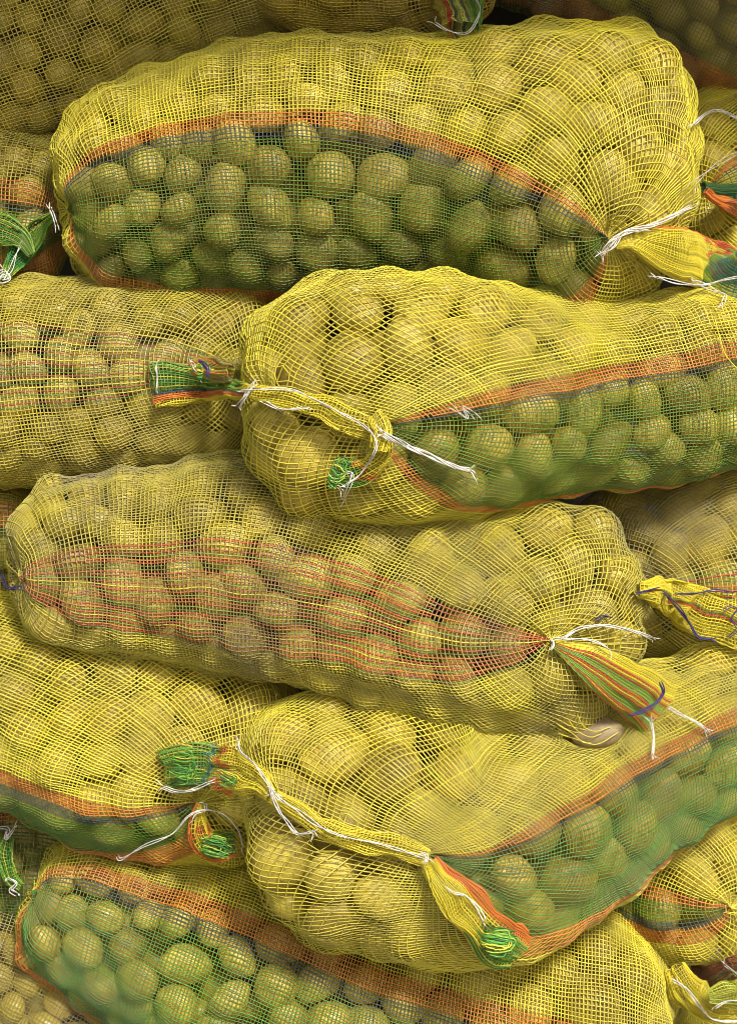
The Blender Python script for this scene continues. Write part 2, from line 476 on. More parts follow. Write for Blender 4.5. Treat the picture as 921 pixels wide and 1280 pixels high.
    for spec in (tip, neck):
        if spec is None: continue
        rho = spec['rho']; ph = spec['phi']
        pk = spec.get('pleat', 5.0)
        k1, k2 = g.integers(7, 10), g.integers(12, 17)
        pl = (np.cos(k1 * ph + g.uniform(0, 6)) * .6 + np.cos(k2 * ph + g.uniform(0, 6)) * .5)
        f = np.exp(-rho / 48.0) * np.clip(rho / 16, 0, 1)
        P = P + Nn * (pk * pl * f)[..., None]
        P = P - Nn * (spec.get('dimple', 12) * np.exp(-(rho / 34.0) ** 2) - spec.get('spout', 9) * np.exp(-(rho / 9.0) ** 2))[..., None]
    for (hx, hy, hr, hv) in holes:
        x, y = project(P); dx, dy = (x - hx) / hr, (y - hy) / hv; rr = np.hypot(dx, dy) + 1e-4
        f = ((rr ** 2.4 + 1) ** (1 / 2.4) / rr - 1) * np.clip((3.5 - rr) / 2, 0, 1)
        f = np.where(Nn[..., 1] < .1, f, 0)
        P = P + np.stack([dx * hr * f, np.zeros_like(dx), -dy * hv * f], -1)
    Nw = grid_normals(P, True)
    flip = (Nw * Nn).sum(-1) < 0
    Nw = np.where(flip[..., None], -Nw, Nw); Nw = vnorm(Nw + Nn * .35)
    x, y = project(P)
    keep = (Nn[..., 1] < .40) & (x > -45) & (x < 966) & (y > -45) & (y < 1325)
    # ---------------- colours
    deg = np.degrees(phi0[0])                      # around the bag
    cw = np.tile(np.array(base), (nc, 1)); cf = np.tile(np.array(base if weftcol is None else weftcol), (nc, 1))
    if bands:
        for lo, hi, c1, c2 in bands:
            m = ((deg - lo) % 360) < ((hi - lo) % 360)
            cw[m] = c1; cf[m] = c2
    if stripe:
        lo, hi, seq, wc = stripe
        m = np.where(((deg - lo) % 360) < (hi - lo))[0]
        for q_, j in enumerate(m): cw[j] = seq[q_ % len(seq)]; cf[j] = wc
    thin = np.where(cw.max(1) < .5, .74, 1.0)[None]
    lumw = 1 + g.normal(size=(1, nc, 1)) * .13; lumf = 1 + g.normal(size=(nr, 1, 1)) * .13
    cwarp = np.clip(cw[None] * lumw * np.ones((nr, 1, 1)), 0, 1); cweft = np.clip(cf[None] * lumf, 0, 1) * np.ones((nr, nc, 1))
    # taut threads lie closer where the bag narrows
    gap = np.linalg.norm(np.roll(P, -1, 1) - P, axis=-1)
    kw, gl = thin_out(gap)
    gap2 = np.linalg.norm(np.gradient(P, axis=0), axis=-1)
    kf, _ = thin_out(gap2.T, 2.9); kf = kf.T
    eff = gl * np.where(gl < 3.5, np.where(gl * 2 < 3.5, 4, 2), 1)
    Wj = np.clip(np.minimum(W * np.ones((nr, nc)) * (1 + .12 * g.normal(size=(1, nc))), np.maximum(eff * .6, .8)), .7, 3) * thin
    Wf = thin * W * .95 * (1 + .12 * g.normal(size=(nr, 1))) * np.ones((nr, nc))
    loc = to_world(B.cen[len(B.cen)//2] + np.array([0, 0, -B.R]))
    e = thing('potato_sack', label, 'sack', tuple(loc), 'mesh sacks of potatoes in the pile')
    w_ = weave('netting', P, Nw, True, keep, cwarp, cweft, Wj, .75, e, loc, dust, weftW=Wf, kwarp=kw, kweft=kf)
    if netting_label: w_['label'] = netting_label
    zsplat(P[keep]); 
    P3i = [B.B + B.N * B.h[..., None]]
    zsplat((P3i[0])[B.N[..., 1] < .2])
    sacks.append(dict(e=e, loc=loc, where=where, B=B, key=key, zone=zone, name=label))
    return sacks[-1]

SK = {}
def band_std(o1, o2, b, g1, o3, gcol=GRN, wft=DGR, org=ORG):
    """yellow bag with orange, blue, green and orange stripes woven into one side; angles in degrees, top to bottom"""
    return [(o2, o1, org, ORG2), (b, o2, BLU, BLK), (g1, b, gcol, wft), (o3, g1, org, ORG2)]
ORG2 = (.66, .38, .05)
SEQ = [LIM, RED, ORG, LIM, RED, YEL, RED, LIM, ORG, RED, GRN]
SEQD = [GRN, (.42, .07, .03), YEL, GRN, (.42, .10, .03), YEL, GRN, YEL, (.40, .07, .03), GRN]

SK['top'] = build_sack('top', 'large top sack, orange line above a wide green band, white tie and flared tail',
    [(58, 252, 118, 110), (180, 236, 138, 100), (330, 213, 160, 92), (540, 210, 165, 80), (700, 219, 192, 45), (878, 243, 196, 10)],
    caps=(110, 140), dr=.84, neck=dict(end=1, at=[(765, 306)], dimple=16, pleat=6), tip=dict(end=0, at=[(68, 266)]),
    bands=band_std(13, 5, 1, -76, -92, wft=(.16, .20, .025)), pot=(50, 76), twist=(14, -14), seed=1, dust=.45, where='large top sack')
SK['middle'] = build_sack('middle', 'middle sack with its mouth gathered into a yellow rope and long white tie',
    [(296, 508, 118, 0), (400, 500, 150, -35), (490, 500, 162, -52), (600, 497, 148, -35), (720, 495, 122, 0), (860, 480, 116, 40), (1000, 455, 108, 85), (1110, 440, 95, 90)],
    caps=(95, 80), dr=.85, neck=dict(end=0, at=[(474, 534), (312, 493)], pinch=(-85, 24, 55), dimple=12, pleat=6), holes=[(352, 470, 7, 12), (406, 545, 8, 9), (424, 503, 4, 12), (583, 592, 6, 5)],
    bands=band_std(19, 8, 3, -84, -92), pot=(84, 52), twist=(-8, 4), seed=2, dust=.35, where='middle sack')
SK['striped'] = build_sack('striped', 'long slanting sack with thin red and green threads, tail tied with navy string',
    [(0, 704, 88, 90), (90, 706, 108, 72), (200, 706, 120, 62), (310, 706, 139, 50), (440, 728, 142, 35), (560, 762, 148, 22), (680, 775, 153, 15), (808, 778, 138, 20)],
    caps=(80, 95), dr=.84, neck=dict(end=1, at=[(690, 804)], dimple=14, pleat=6), tip=dict(end=0, at=[(8, 722)]),
    stripe=(-47, 12, SEQ, (.62, .42, .12)), pot=(54, 72), twist=(4, -2), seed=3, dust=.8, base=(.62, .55, .06), where='long striped sack')
SK['left_striped'] = build_sack('left_striped', 'red and green threaded sack at the left edge with a small rolled neck',
    [(-260, 480, 100, 150), (-60, 480, 122, 135), (60, 475, 130, 125), (180, 472, 124, 120), (372, 462, 122, 135)],
    caps=(90, 80), dr=.84, neck=dict(end=1, at=[(296, 462)], dimple=8, pleat=4),
    stripe=(-20, 27, SEQD, TAN), pot=(50, 62), seed=4, dust=.5, base=(.58, .50, .055), where='left striped sack', twist=(0, 2))
SK['left_low'] = build_sack('left_low', 'plump yellow sack with orange and green bands underneath and a short curled tail',
    [(-200, 800, 110, 170), (-80, 838, 118, 160), (50, 885, 135, 150), (180, 925, 148, 145), (378, 955, 140, 158)],
    caps=(80, 90), dr=.84, neck=dict(end=1, at=[(246, 1012)], dimple=14, pleat=6),
    bands=band_std(-33, -46, -53, -92, -108, gcol=(.10, .28, .03), wft=(.12, .20, .02)), pot=(58, 68), seed=5, dust=.4, where='lower left sack', warp=5.4, twist=(-6, 4))
SK['right_low'] = build_sack('right_low', 'bulging lower sack with two tied tails, orange line above green netting',
    [(303, 1038, 130, 70), (380, 1024, 156, 50), (480, 1032, 163, 38), (600, 1044, 162, 35), (700, 1000, 146, 50), (800, 948, 120, 75), (920, 900, 98, 105), (1060, 858, 90, 130)],
    caps=(90, 70), dr=.84, neck=dict(end=0, at=[(534, 1072), (340, 994)], pinch=(-85, 50, 78), dimple=12, pleat=6), holes=[(437, 1028, 7, 11), (405, 1054, 9, 11), (519, 1082, 9, 6), (735, 918, 34, 16)],
    bands=band_std(8, -2, -6, -84, -93, gcol=(.06, .27, .055)), pot=(86, 62), twist=(-6, 14), seed=6, dust=.5, where='lower right sack')
SK['bottom'] = build_sack('bottom', 'green banded sack along the bottom edge with a green tail at its left tip',
    [(16, 1116, 74, 200), (130, 1150, 106, 190), (260, 1190, 132, 190), (450, 1245, 147, 195), (640, 1275, 152, 190), (850, 1288, 156, 180)],
    caps=(75, 120), dr=.84, tip=dict(end=0, at=[(26, 1108)]),
    bands=[(15, 28, ORG, ORG2), (7, 15, BLU, BLK), (-86, 7, (.06, .30, .055), DGR), (-104, -86, ORG, ORG2)], pot=(52, 76), twist=(26, -26), seed=7, dust=.5, where='bottom sack')
SK['top_left'] = build_sack('top_left', 'dull tan sack in the top left corner with faint red threads',
    [(-190, 135, 100, 215), (-20, 65, 118, 200), (100, 20, 125, 195), (220, -35, 118, 195), (340, -75, 112, 200), (440, -110, 90, 210)],
    caps=(80, 80), dr=.82, stripe=(8, 55, [RED, (.10, .26, .05), RED, TAN, GRN], BRN), pot=50, seed=8, dust=.5, base=(.66, .56, .08), where='top left sack', weft=5.6)
SK['top_mid'] = build_sack('top_mid', 'golden sack at the top edge with a striped green tail end hanging down',
    [(292, -62, 70, 180), (360, -56, 92, 165), (460, -50, 101, 155), (560, -52, 96, 155), (640, -60, 80, 160)],
    caps=(60, 60), dr=.8, pot=58, seed=9, dust=.4, base=(.62, .46, .05), where='top edge sack', neck=dict(end=1, at=[(600, -10)]))
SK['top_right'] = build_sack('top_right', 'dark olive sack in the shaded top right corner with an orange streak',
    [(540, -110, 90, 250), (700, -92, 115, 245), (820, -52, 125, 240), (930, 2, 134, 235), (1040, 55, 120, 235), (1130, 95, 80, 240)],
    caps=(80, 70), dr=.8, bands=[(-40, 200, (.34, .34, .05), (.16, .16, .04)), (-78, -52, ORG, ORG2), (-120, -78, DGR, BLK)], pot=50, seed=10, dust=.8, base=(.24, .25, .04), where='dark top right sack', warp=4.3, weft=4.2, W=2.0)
SK['left_upper'] = build_sack('left_upper', 'small shaded sack at the upper left edge, wedged below the tan sack',
    [(-220, 275, 85, 215), (-60, 268, 100, 205), (20, 266, 104, 200), (102, 280, 80, 205)],
    caps=(70, 60), dr=.8, bands=band_std(15, 1, -6, -38, -64), pot=56, seed=11, dust=.5, where='upper left edge sack', base=(.5, .44, .05), twist=(-4, 4))
SK['right_upper'] = build_sack('right_upper', 'yellow sack end at the upper right edge pinched by a dark green neck',
    [(800, 236, 105, 235), (910, 234, 121, 215), (1000, 230, 115, 215), (1120, 220, 80, 220)],
    caps=(60, 60), dr=.8, neck=dict(end=0, at=[(880, 234)]), bands=band_std(38, 28, 22, -8, -30), pot=60, seed=12, dust=.4, where='upper right edge sack')
SK['right_mid'] = build_sack('right_mid', 'sack at the right edge with a loose yellow neck laced with navy string',
    [(700, 715, 90, 200), (780, 712, 116, 180), (880, 702, 128, 170), (1000, 690, 130, 170), (1130, 680, 90, 180)],
    caps=(70, 70), dr=.82, neck=dict(end=0, at=[(800, 738)]), stripe=(-30, 8, SEQ, TAN), pot=62, seed=13, dust=.8, where='right edge sack', base=(.58, .50, .06))
SK['right_corner'] = build_sack('right_corner', 'sack at the lower right edge, its orange, green and blue bands pinched together',
    [(742, 1062, 70, 215), (810, 1078, 98, 200), (880, 1098, 108, 190), (975, 1120, 105, 195)],
    caps=(60, 70), dr=.82, neck=dict(end=1, at=[(916, 1142)], reach=160), weft=4.6, bands=[(-24, -8, ORG, ORG2), (-42, -24, GRN, DGR), (-52, -42, BLU, BLK), (-72, -52, ORG, ORG2)], pot=70, seed=14, dust=.3, where='lower right edge sack')
SK['corner_low'] = build_sack('corner_low', 'sack in the bottom right corner with a bright yellow twisted neck',
    [(836, 1335, 80, 240), (920, 1322, 100, 225), (1040, 1310, 100, 225), (1130, 1300, 70, 230)],
    caps=(60, 60), dr=.8, pot=60, seed=15, dust=.4, where='bottom right corner sack')
SK['left_mid'] = build_sack('left_mid', 'little seen sack at the left edge behind the long red and green threaded one',
    [(-220, 690, 80, 235), (-60, 690, 98, 225), (20, 690, 102, 222), (90, 690, 60, 230)],
    caps=(70, 60), dr=.8, bands=band_std(34, 18, 18, -14, -14), pot=60, seed=16, dust=.6, where='left edge sack', base=(.5, .44, .05))
SK['left_bottom'] = build_sack('left_bottom', 'brownish sack in the bottom left corner below the green banded one',
    [(-180, 1175, 100, 260), (0, 1205, 112, 275), (120, 1262, 116, 270), (270, 1345, 110, 265)],
    caps=(80, 80), dr=.8, pot=46, warp=4.6, W=2.0, seed=17, dust=.9, base=(.36, .31, .07), where='bottom left corner sack', weft=4.9)
SK['left_dark'] = build_sack('left_dark', 'mostly hidden dark green sack at left below the plump yellow one',
    [(-180, 1070, 70, 270), (-30, 1072, 76, 250), (50, 1074, 76, 245), (108, 1080, 50, 250)],
    caps=(60, 50), dr=.8, bands=[(-130, 42, (.04, .16, .035), DGR), (42, 58, ORG, ORG2)], pot=56, seed=18, dust=.4, where='dark green sack at left')
zsack = zmap.copy()

# ------------------------------------------------------------------ tails, ropes of net and strings
def drape(pts, lift, step=3.0, win=9):
    C = catmull([(p[0], p[1], *p[2:]) for p in pts], step)
    z = zat(C[:, 0], C[:, 1]); z = np.where(z > 1e5, 250, z)
    k = 5; pad = np.pad(z, k//2, 'edge'); z = np.min([pad[i:i+len(z)] for i in range(k)], 0)
    ker = np.hanning(win + 2)[1:-1]; ker /= ker.sum(); z = np.convolve(np.pad(z, win//2, 'edge'), ker, 'valid')
    return C, z - lift

def tail(sack, pts, colf, ratio=.30, n=46, pleat=.16, lift=3, name='neck', seed=0, W=1.55, crumple=2.4, k=9, rowgap=4.6, label=None):
    """a gathered end of the bag: pts (px, py, half width)"""
    g = np.random.default_rng(900 + seed)
    C, z = drape(pts, lift, win=25)
    X = np.array([P3(c[0], c[1], d) for c, d in zip(C, z)])
    A = np.column_stack([X, C[:, 2]])
    _, L = resample(A, 4); m = max(8, int(L / rowgap)); A, L = resample(A, m)
    X, Wd = A[:, :3], A[:, 3]
    n = int(1.25 * Wd.max()) + 12
    T = vnorm(np.gradient(X, axis=0)); out = np.array([0, -1.0, 0]); side = vnorm(np.cross(T, out)); nrm = vnorm(np.cross(side, T))
    nrm = np.where(nrm[:, 1:2] > 0, -nrm, nrm)
    X = X + nrm * (Wd * ratio)[:, None]
    ph = np.linspace(0, 2 * np.pi, n, endpoint=False)
    u = np.linspace(0, 1, m)
    rad = 1 + pleat * np.sin(k * ph[None] + 2.2 * np.sin(3 * u + seed)[:, None]) + pleat * .7 * np.sin((k * 2 - 3) * ph[None] + 4 * u[:, None])
    rad = rad + smooth_noise((m, n), (max(3, L / 26), 8), True, .10, g)
    P = X[:, None] + side[:, None] * (Wd[:, None] * np.cos(ph)[None] * (1 + .25 * (rad - 1)))[..., None] + nrm[:, None] * (Wd[:, None] * ratio * np.sin(ph)[None] * rad)[..., None]
    for c in range(3): P[..., c] += smooth_noise((m, n), (max(3, L / 16), 12), True, crumple, g) * np.clip(Wd / 14, .2, 1)[:, None]
    N = grid_normals(P, True); o = P - X[:, None]
    N = np.where(((N * o).sum(-1) < 0)[..., None], -N, N)
    U = np.repeat(u[:, None], n, 1); V = np.repeat(np.cos(ph)[None], m, 0)
    cc = colf(U, V, np.repeat(ph[None], m, 0))
    cc = np.clip(cc * (1 + g.normal(size=(1, n, 1)) * .18), 0, 1)
    Ww = np.clip(Wd[:, None] * 6.28 / n * .9, .6, W) * np.ones((m, n))
    o = weave(name, P, N, True, np.ones((m, n), bool), cc, cc * .93, Ww, .8, sack['e'], sack['loc'], .12, lift=.3)
    if label: o['label'] = label
    return o

def bands_u(stops, across=None):
    """colour along the tail: (u_start, colour) with a ragged edge; across: (v_lo, v_hi, colour)"""
    def f(U, V, PH):
        Uq = U + .05 * np.sin(PH * 5) + .03 * np.sin(PH * 11)
        c = np.zeros(U.shape + (3,)); c[:] = stops[0][1]
        for s_, col in stops[1:]: c[Uq > s_] = col
        jj = (np.arange(U.shape[1])[None] + np.zeros(U.shape, int))
        c[(np.abs(c - np.array(BG)).sum(-1) < 1e-6) & (jj % 3 == 0)] = (.42, .46, .05)
        if across:
            for lo, hi, seq in across:
                m = (V > lo) & (V < hi)
                if isinstance(seq, list):
                    idx = (np.arange(U.shape[1])[None] + np.zeros(U.shape, int)) % len(seq)
                    c[m] = np.array(seq)[idx][m]
                else: c[m] = seq
        return c
    return f

def tubes(name, paths, r, mat, parent, origin, sides=5, label=None):
    Vs, Qs, off = [], [], 0
    for X in paths:
        X = np.asarray(X); n = len(X); T = vnorm(np.gradient(X, axis=0))
        a = vnorm(np.cross(T, np.array([.13, -1, .21]))); b_ = np.cross(T, a)
        ph = np.linspace(0, 2*np.pi, sides, endpoint=False)
        rr = r * np.clip(np.minimum(np.arange(n), np.arange(n)[::-1]) / 2.0 + .25, 0, 1)
        V = X[:, None] + (a[:, None] * np.cos(ph)[None, :, None] + b_[:, None] * np.sin(ph)[None, :, None]) * rr[:, None, None]
        I = np.arange(n * sides).reshape(n, sides) + off
        q = np.stack([I[:-1], np.roll(I, -1, 1)[:-1], np.roll(I, -1, 1)[1:], I[1:]], -1).reshape(-1, 4)
        Vs.append(V.reshape(-1, 3)); Qs.append(q); off += n * sides
    o = mesh_np(name, np.concatenate(Vs), np.concatenate(Qs), mat, parent, origin)
    if label: o['label'] = label
    return o

def string(sack, pts, r=1.0, n=3, mat=None, lift=5, spread=1.3, fray=True, name='tie_string', seed=0, label=None, win=13):
    g = np.random.default_rng(4000 + seed + int(pts[0][0]))
    C, z = drape([(p[0], p[1], 0) for p in pts], lift, 2.0, win=win)
    X = np.array([P3(c[0], c[1], d) for c, d in zip(C, z)])
    m = len(X); T = vnorm(np.gradient(X, axis=0)); a = vnorm(np.cross(T, [0, -1, 0.01])); b_ = np.cross(T, a)
    t = np.cumsum(np.full(m, 2.0)); paths = []
    for q in range(n):
        w = t / 52 * np.pi + q * 2 * np.pi / n + .5 * np.sin(t / 31 + q * 2 + seed)
        sp = spread * (1 + .25 * np.sin(t / 23 + q))
        Y = X + a * (np.cos(w) * sp)[:, None] + b_ * (np.sin(w) * sp * .6)[:, None] + smooth_noise((m, 3), (max(3, m/8), 3), False, .5, g)
        paths.append(Y)
        if fray:
            for end in (0, 1):
                if g.random() < .8:
                    s0 = Y[0] if end == 0 else Y[-1]; dr_ = -T[0] if end == 0 else T[-1]
                    dv = vnorm(dr_ + g.normal(size=3) * .45); dv[1] = -abs(dv[1]) * .3
                    l = g.uniform(5, 13); tt = np.linspace(0, 1, 5)[:, None]
                    paths.append(s0 + dv * l * tt + g.normal(size=3) * 2 * tt ** 2)
    return tubes(name, paths, r * .64, mat or m_white, sack['e'], sack['loc'], label=label)

def loops(sack, cx, cy, rx, ry, ang, mat, n=5, r=1.3, lift=12, name='folded_thread', seed=0):
    """the mouth folded over on itself: its edges show as a few bent, roughly parallel tapes"""
    g = np.random.default_rng(7000 + seed)
    z0 = zat(cx, cy) - lift + 3; o = None
    for mt, cnt, rad in ((mat, n, r * .62), (m_yel, max(2, n // 2), r * .6), (m_green, n * 2, r * .7), (m_dkgreen, n, r * .7)):
        paths = []
        for q in range(cnt):
            yy = g.uniform(-.9, .9); w = math.sqrt(1 - yy * yy) * g.uniform(.75, 1.02); a0, a1 = -w * g.uniform(.5, 1), w * g.uniform(.6, 1)
            t = np.linspace(0, 1, 14); x = a0 + (a1 - a0) * t
            y = yy * (1 - .25 * x * x) + .10 * np.sin(x * 3 + g.uniform(0, 6)) + .22 * (1 - x * x) * g.uniform(-.3, 1)
            if g.random() < .55:                       # hooked end where the fold turns back
                e = np.clip((t - .7) / .3, 0, 1); x = x - e ** 2 * .25 * g.uniform(.5, 1.4); y = y + e ** 1.5 * .45 * (1 if yy < 0 else -1)
            x = x * rx + g.normal(size=14) * .35; y = y * ry + g.normal(size=14) * .35
            px = cx + x * math.cos(ang) - y * math.sin(ang); py = cy + x * math.sin(ang) + y * math.cos(ang)
            d = z0 - 6 * np.sqrt(np.clip(1 - (x / rx / 1.1) ** 2, 0, 1)) + g.uniform(-2, 2)
            paths.append(np.array([P3(a_, b_, c_) for a_, b_, c_ in zip(px, py, d)]))
        o = tubes(name, paths, rad, mt, sack['e'], sack['loc'], sides=4)
    return o

def splat_obj(o, org):
    V = np.empty(len(o.data.vertices) * 3, np.float32); o.data.vertices.foreach_get('co', V)
    P = (V.reshape(-1, 3) + np.array(org) - np.array([0, 0, ZC])) / K
    zsplat(P)

BY = (.74, .62, .04)     # clean yellow
BG = (.09, .27, .03)
A_, B_, C_, D_, E_, F_, G_ = [SK[k] for k in ('top', 'middle', 'striped', 'left_striped', 'left_low', 'right_low', 'bottom')]
I_, J_, K_, L_, M_, N_, O_ = [SK[k] for k in ('top_mid', 'top_right', 'left_upper', 'right_upper', 'right_mid', 'right_corner', 'corner_low')]
def T_(s, *a, **k):
    o = tail(s, *a, **k); splat_obj(o, s['loc']); return o

# large top sack
T_(A_, [(768, 306, 6), (790, 300, 14), (828, 312, 28), (870, 332, 37), (915, 350, 36), (960, 362, 28)],
   bands_u([(0, BY), (.56, ORG), (.61, BY), (.66, RED), (.72, BG), (.85, (.05, .16, .12))], [(-1.1, -.9, ORG)]), seed=1, n=60, lift=4, crumple=.9, pleat=.05, label='flared yellow tail with red and green rings')
string(A_, [(752, 320), (762, 304), (785, 290), (820, 280), (864, 258)], n=4, spread=2.4, r=1.1, seed=1)
string(A_, [(750, 318), (766, 308), (778, 292), (800, 288)], n=3, spread=2.0, r=1.2, seed=2)
string(A_, [(820, 346), (850, 354), (880, 356), (905, 350), (930, 345)], n=3, spread=1.5, seed=3)
string(A_, [(868, 352), (890, 362), (905, 368), (903, 378)], n=3, spread=2.4, seed=4)
T_(A_, [(68, 270, 5), (52, 284, 12), (32, 310, 15), (14, 338, 8), (4, 352, 4)], bands_u([(0, BG), (.5, (.05, .25, .04)), (.8, BG)]), seed=2, n=34, lift=4, name='neck')
string(A_, [(64, 262), (67, 270), (70, 280)], n=3, spread=1.4, r=1.2, seed=5)
string(A_, [(30, 300), (20, 320), (12, 340), (-4, 350)], n=2, spread=1.5, r=.9, seed=6)

# middle sack: the gathered mouth runs between two ties
T_(B_, [(312, 491, 7), (345, 496, 10), (395, 508, 12), (440, 528, 14), (474, 540, 9)], bands_u([(0, BY)]), seed=3, n=44, lift=1, ratio=.6, name='gathered_mouth')
T_(B_, [(314, 491, 6), (290, 488, 12), (255, 484, 19), (222, 482, 25), (192, 486, 29)],
   bands_u([(0, BY), (.12, BG)], [(-1.1, -.72, BY), (-.72, -.30, ORG), (-.30, -.15, BLU)]), seed=4, n=60, lift=3, ratio=.28, crumple=2.2, label='green tail with orange and yellow edge')
T_(B_, [(474, 538, 9), (478, 560, 12), (462, 584, 13), (440, 594, 16), (418, 588, 17)], bands_u([(0, BY), (.55, ORG), (.62, BG)]), seed=5, n=46, lift=3, ratio=.45)
T_(B_, [(468, 520, 8), (477, 540, 12), (472, 562, 9)], bands_u([(0, BY)]), seed=25, n=40, lift=3, ratio=.5)
loops(B_, 424, 590, 16, 20, .5, m_lime, 5, seed=1, lift=8)
string(B_, [(300, 489), (330, 487), (368, 488), (405, 506), (448, 528), (470, 556), (452, 590), (432, 606)], n=2, spread=1.1, r=1.0, seed=7, lift=5)
string(B_, [(330, 503), (350, 512), (380, 510)], n=2, spread=1, r=1.1, seed=8)
string(B_, [(298, 508), (306, 496), (314, 484)], n=4, spread=2.2, r=1.1, seed=9)
string(B_, [(478, 543), (505, 556), (540, 571), (568, 583), (588, 588)], n=5, spread=2.3, r=1.3, seed=10, lift=4)
string(B_, [(572, 514), (584, 522), (578, 508), (590, 516)], n=2, spread=1.2, r=.8, seed=11)
string(B_, [(428, 610), (420, 600), (440, 592), (430, 625)], n=3, spread=2.2, r=.8, seed=12)
string(B_, [(195, 456), (197, 472), (196, 488)], n=2, spread=.8, r=1.1, seed=13)
string(B_, [(893, 396), (898, 420), (905, 445), (921, 462), (940, 470)], n=1, r=1.2, mat=m_yel, fray=False, seed=14, name='loose_thread')

# long striped sack
T_(C_, [(692, 806, 5), (715, 817, 13), (745, 832, 22), (780, 856, 30), (818, 884, 34)],
   bands_u([(0, BY)], [(-.55, 1.1, [RED, LIM, LIM, (.2, .45, .04), RED, BY])]), seed=6, n=64, lift=4, crumple=1.2, W=1.6, pleat=.10, label='yellow tail striped red and green')
string(C_, [(786, 894), (800, 890), (818, 880), (829, 866), (824, 852)], n=3, spread=1.4, r=1.3, mat=m_navy, fray=False, seed=15, lift=6)
string(C_, [(704, 797), (722, 787), (748, 782), (782, 787), (816, 798)], n=4, spread=1.5, r=1.0, seed=16, lift=8)
string(C_, [(704, 799), (728, 798), (748, 803), (762, 812)], n=2, spread=1.1, r=1.0, seed=17, lift=6)
string(C_, [(834, 884), (850, 893), (868, 902), (881, 911)], n=4, spread=1.5, r=1.0, seed=18, lift=9)
string(C_, [(813, 902), (816, 922), (815, 944)], n=3, spread=1.0, r=1.1, seed=19, lift=8)
string(C_, [(688, 798), (691, 806), (687, 812)], n=3, spread=1.3, r=1.3, fray=False, seed=20, lift=4)
string(C_, [(-6, 704), (4, 722), (9, 734), (22, 736)], n=3, spread=1.8, r=1.3, mat=m_navy, seed=21, lift=4)
string(C_, [(742, 776), (755, 770), (766, 772)], n=2, spread=1.2, r=1.2, mat=m_navy, fray=False, seed=22, lift=3)

# left striped sack: a rolled neck
T_(D_, [(296, 466, 10), (280, 464, 13), (262, 461, 13), (249, 461, 11)], bands_u([(0, (.3, .25, .06)), (.5, (.4, .26, .05))], [(-.5, .5, [BRN, ORG, (.12, .3, .04), YEL])]), seed=7, n=36, lift=3, ratio=.7)
string(D_, [(249, 450), (257, 456), (261, 464), (259, 472)], n=3, spread=1.4, r=1.4, mat=m_navy, fray=False, seed=23, lift=5)
loops(D_, 250, 463, 8, 9, 0, m_yel, 3, r=1.2, seed=2, lift=8)
string(D_, [(241, 454), (246, 462), (250, 470)], n=2, spread=1.4, r=1.0, seed=24, lift=6)

# lower left sack
T_(E_, [(250, 1004, 5), (248, 1022, 11), (252, 1042, 18), (270, 1056, 19), (294, 1054, 14)], bands_u([(0, BY), (.3, ORG), (.4, BY), (.5, BG)], [(.7, 1.1, ORG)]), seed=8, n=50, lift=3, ratio=.5, label='short tail curled at a green end')
loops(E_, 270, 1060, 28, 16, .25, m_lime, 5, seed=3, lift=6)
string(E_, [(147, 1070), (152, 1074), (180, 1058), (215, 1042), (236, 1020), (256, 1012), (280, 1018), (298, 1040), (303, 1058)], n=2, spread=1.1, r=1.1, seed=25, lift=8)
string(E_, [(256, 1004), (257, 1012), (246, 1016), (240, 1024)], n=2, spread=1.2, r=1.0, seed=26, lift=7)

# lower right sack
T_(F_, [(340, 994, 8), (372, 1012, 10), (410, 1036, 12), (460, 1052, 12), (500, 1060, 11), (534, 1072, 8)], bands_u([(0, BY)]), seed=9, n=44, lift=1, ratio=.6, name='gathered_mouth')
T_(F_, [(340, 992, 8), (318, 972, 20), (290, 960, 26), (258, 955, 27), (228, 955, 26), (208, 960, 22)],
   bands_u([(0, BY), (.42, ORG), (.55, (.4, .45, .05)), (.62, (.05, .18, .16)), (.68, BG)]), seed=10, n=66, lift=4, ratio=.42, crumple=3.2, label='thick folded tail, yellow to green')
loops(F_, 232, 955, 26, 24, .1, m_lime, 6, seed=4, lift=6, r=1.2)
loops(F_, 285, 972, 22, 13, .5, m_yel, 4, seed=5, lift=6, r=1.1)
T_(F_, [(536, 1074, 9), (552, 1098, 19), (574, 1124, 24), (598, 1150, 27), (622, 1172, 32), (644, 1186, 24)],
   bands_u([(0, BY), (.62, BG)], [(-1.1, -.62, ORG)]), seed=11, n=60, lift=4, ratio=.42, crumple=2.6, label='drooping tail with a green looped end')
loops(F_, 626, 1176, 30, 19, .12, m_lime, 6, seed=6, lift=7, r=1.7)
string(F_, [(297, 925), (301, 940), (318, 956), (333, 976), (344, 992)], n=3, spread=1.3, r=.9, seed=27, lift=5)
string(F_, [(338, 984), (344, 1004), (358, 1026), (372, 1042), (392, 1040)], n=3, spread=1.8, r=1.0, seed=28, lift=6)
string(F_, [(342, 994), (368, 1010), (400, 1034), (438, 1048), (480, 1056), (530, 1072)], n=2, spread=1.5, r=1.0, seed=29, lift=4)
string(F_, [(204, 984), (222, 989), (244, 986), (262, 978)], n=3, spread=1.8, r=1.0, seed=30, lift=4)
string(F_, [(566, 1116), (582, 1120), (596, 1134), (606, 1152)], n=2, spread=1.2, r=1.2, seed=31, lift=4)
string(F_, [(524, 1066), (532, 1072), (528, 1080)], n=3, spread=1.6, r=1.0, fray=False, seed=32, lift=4)

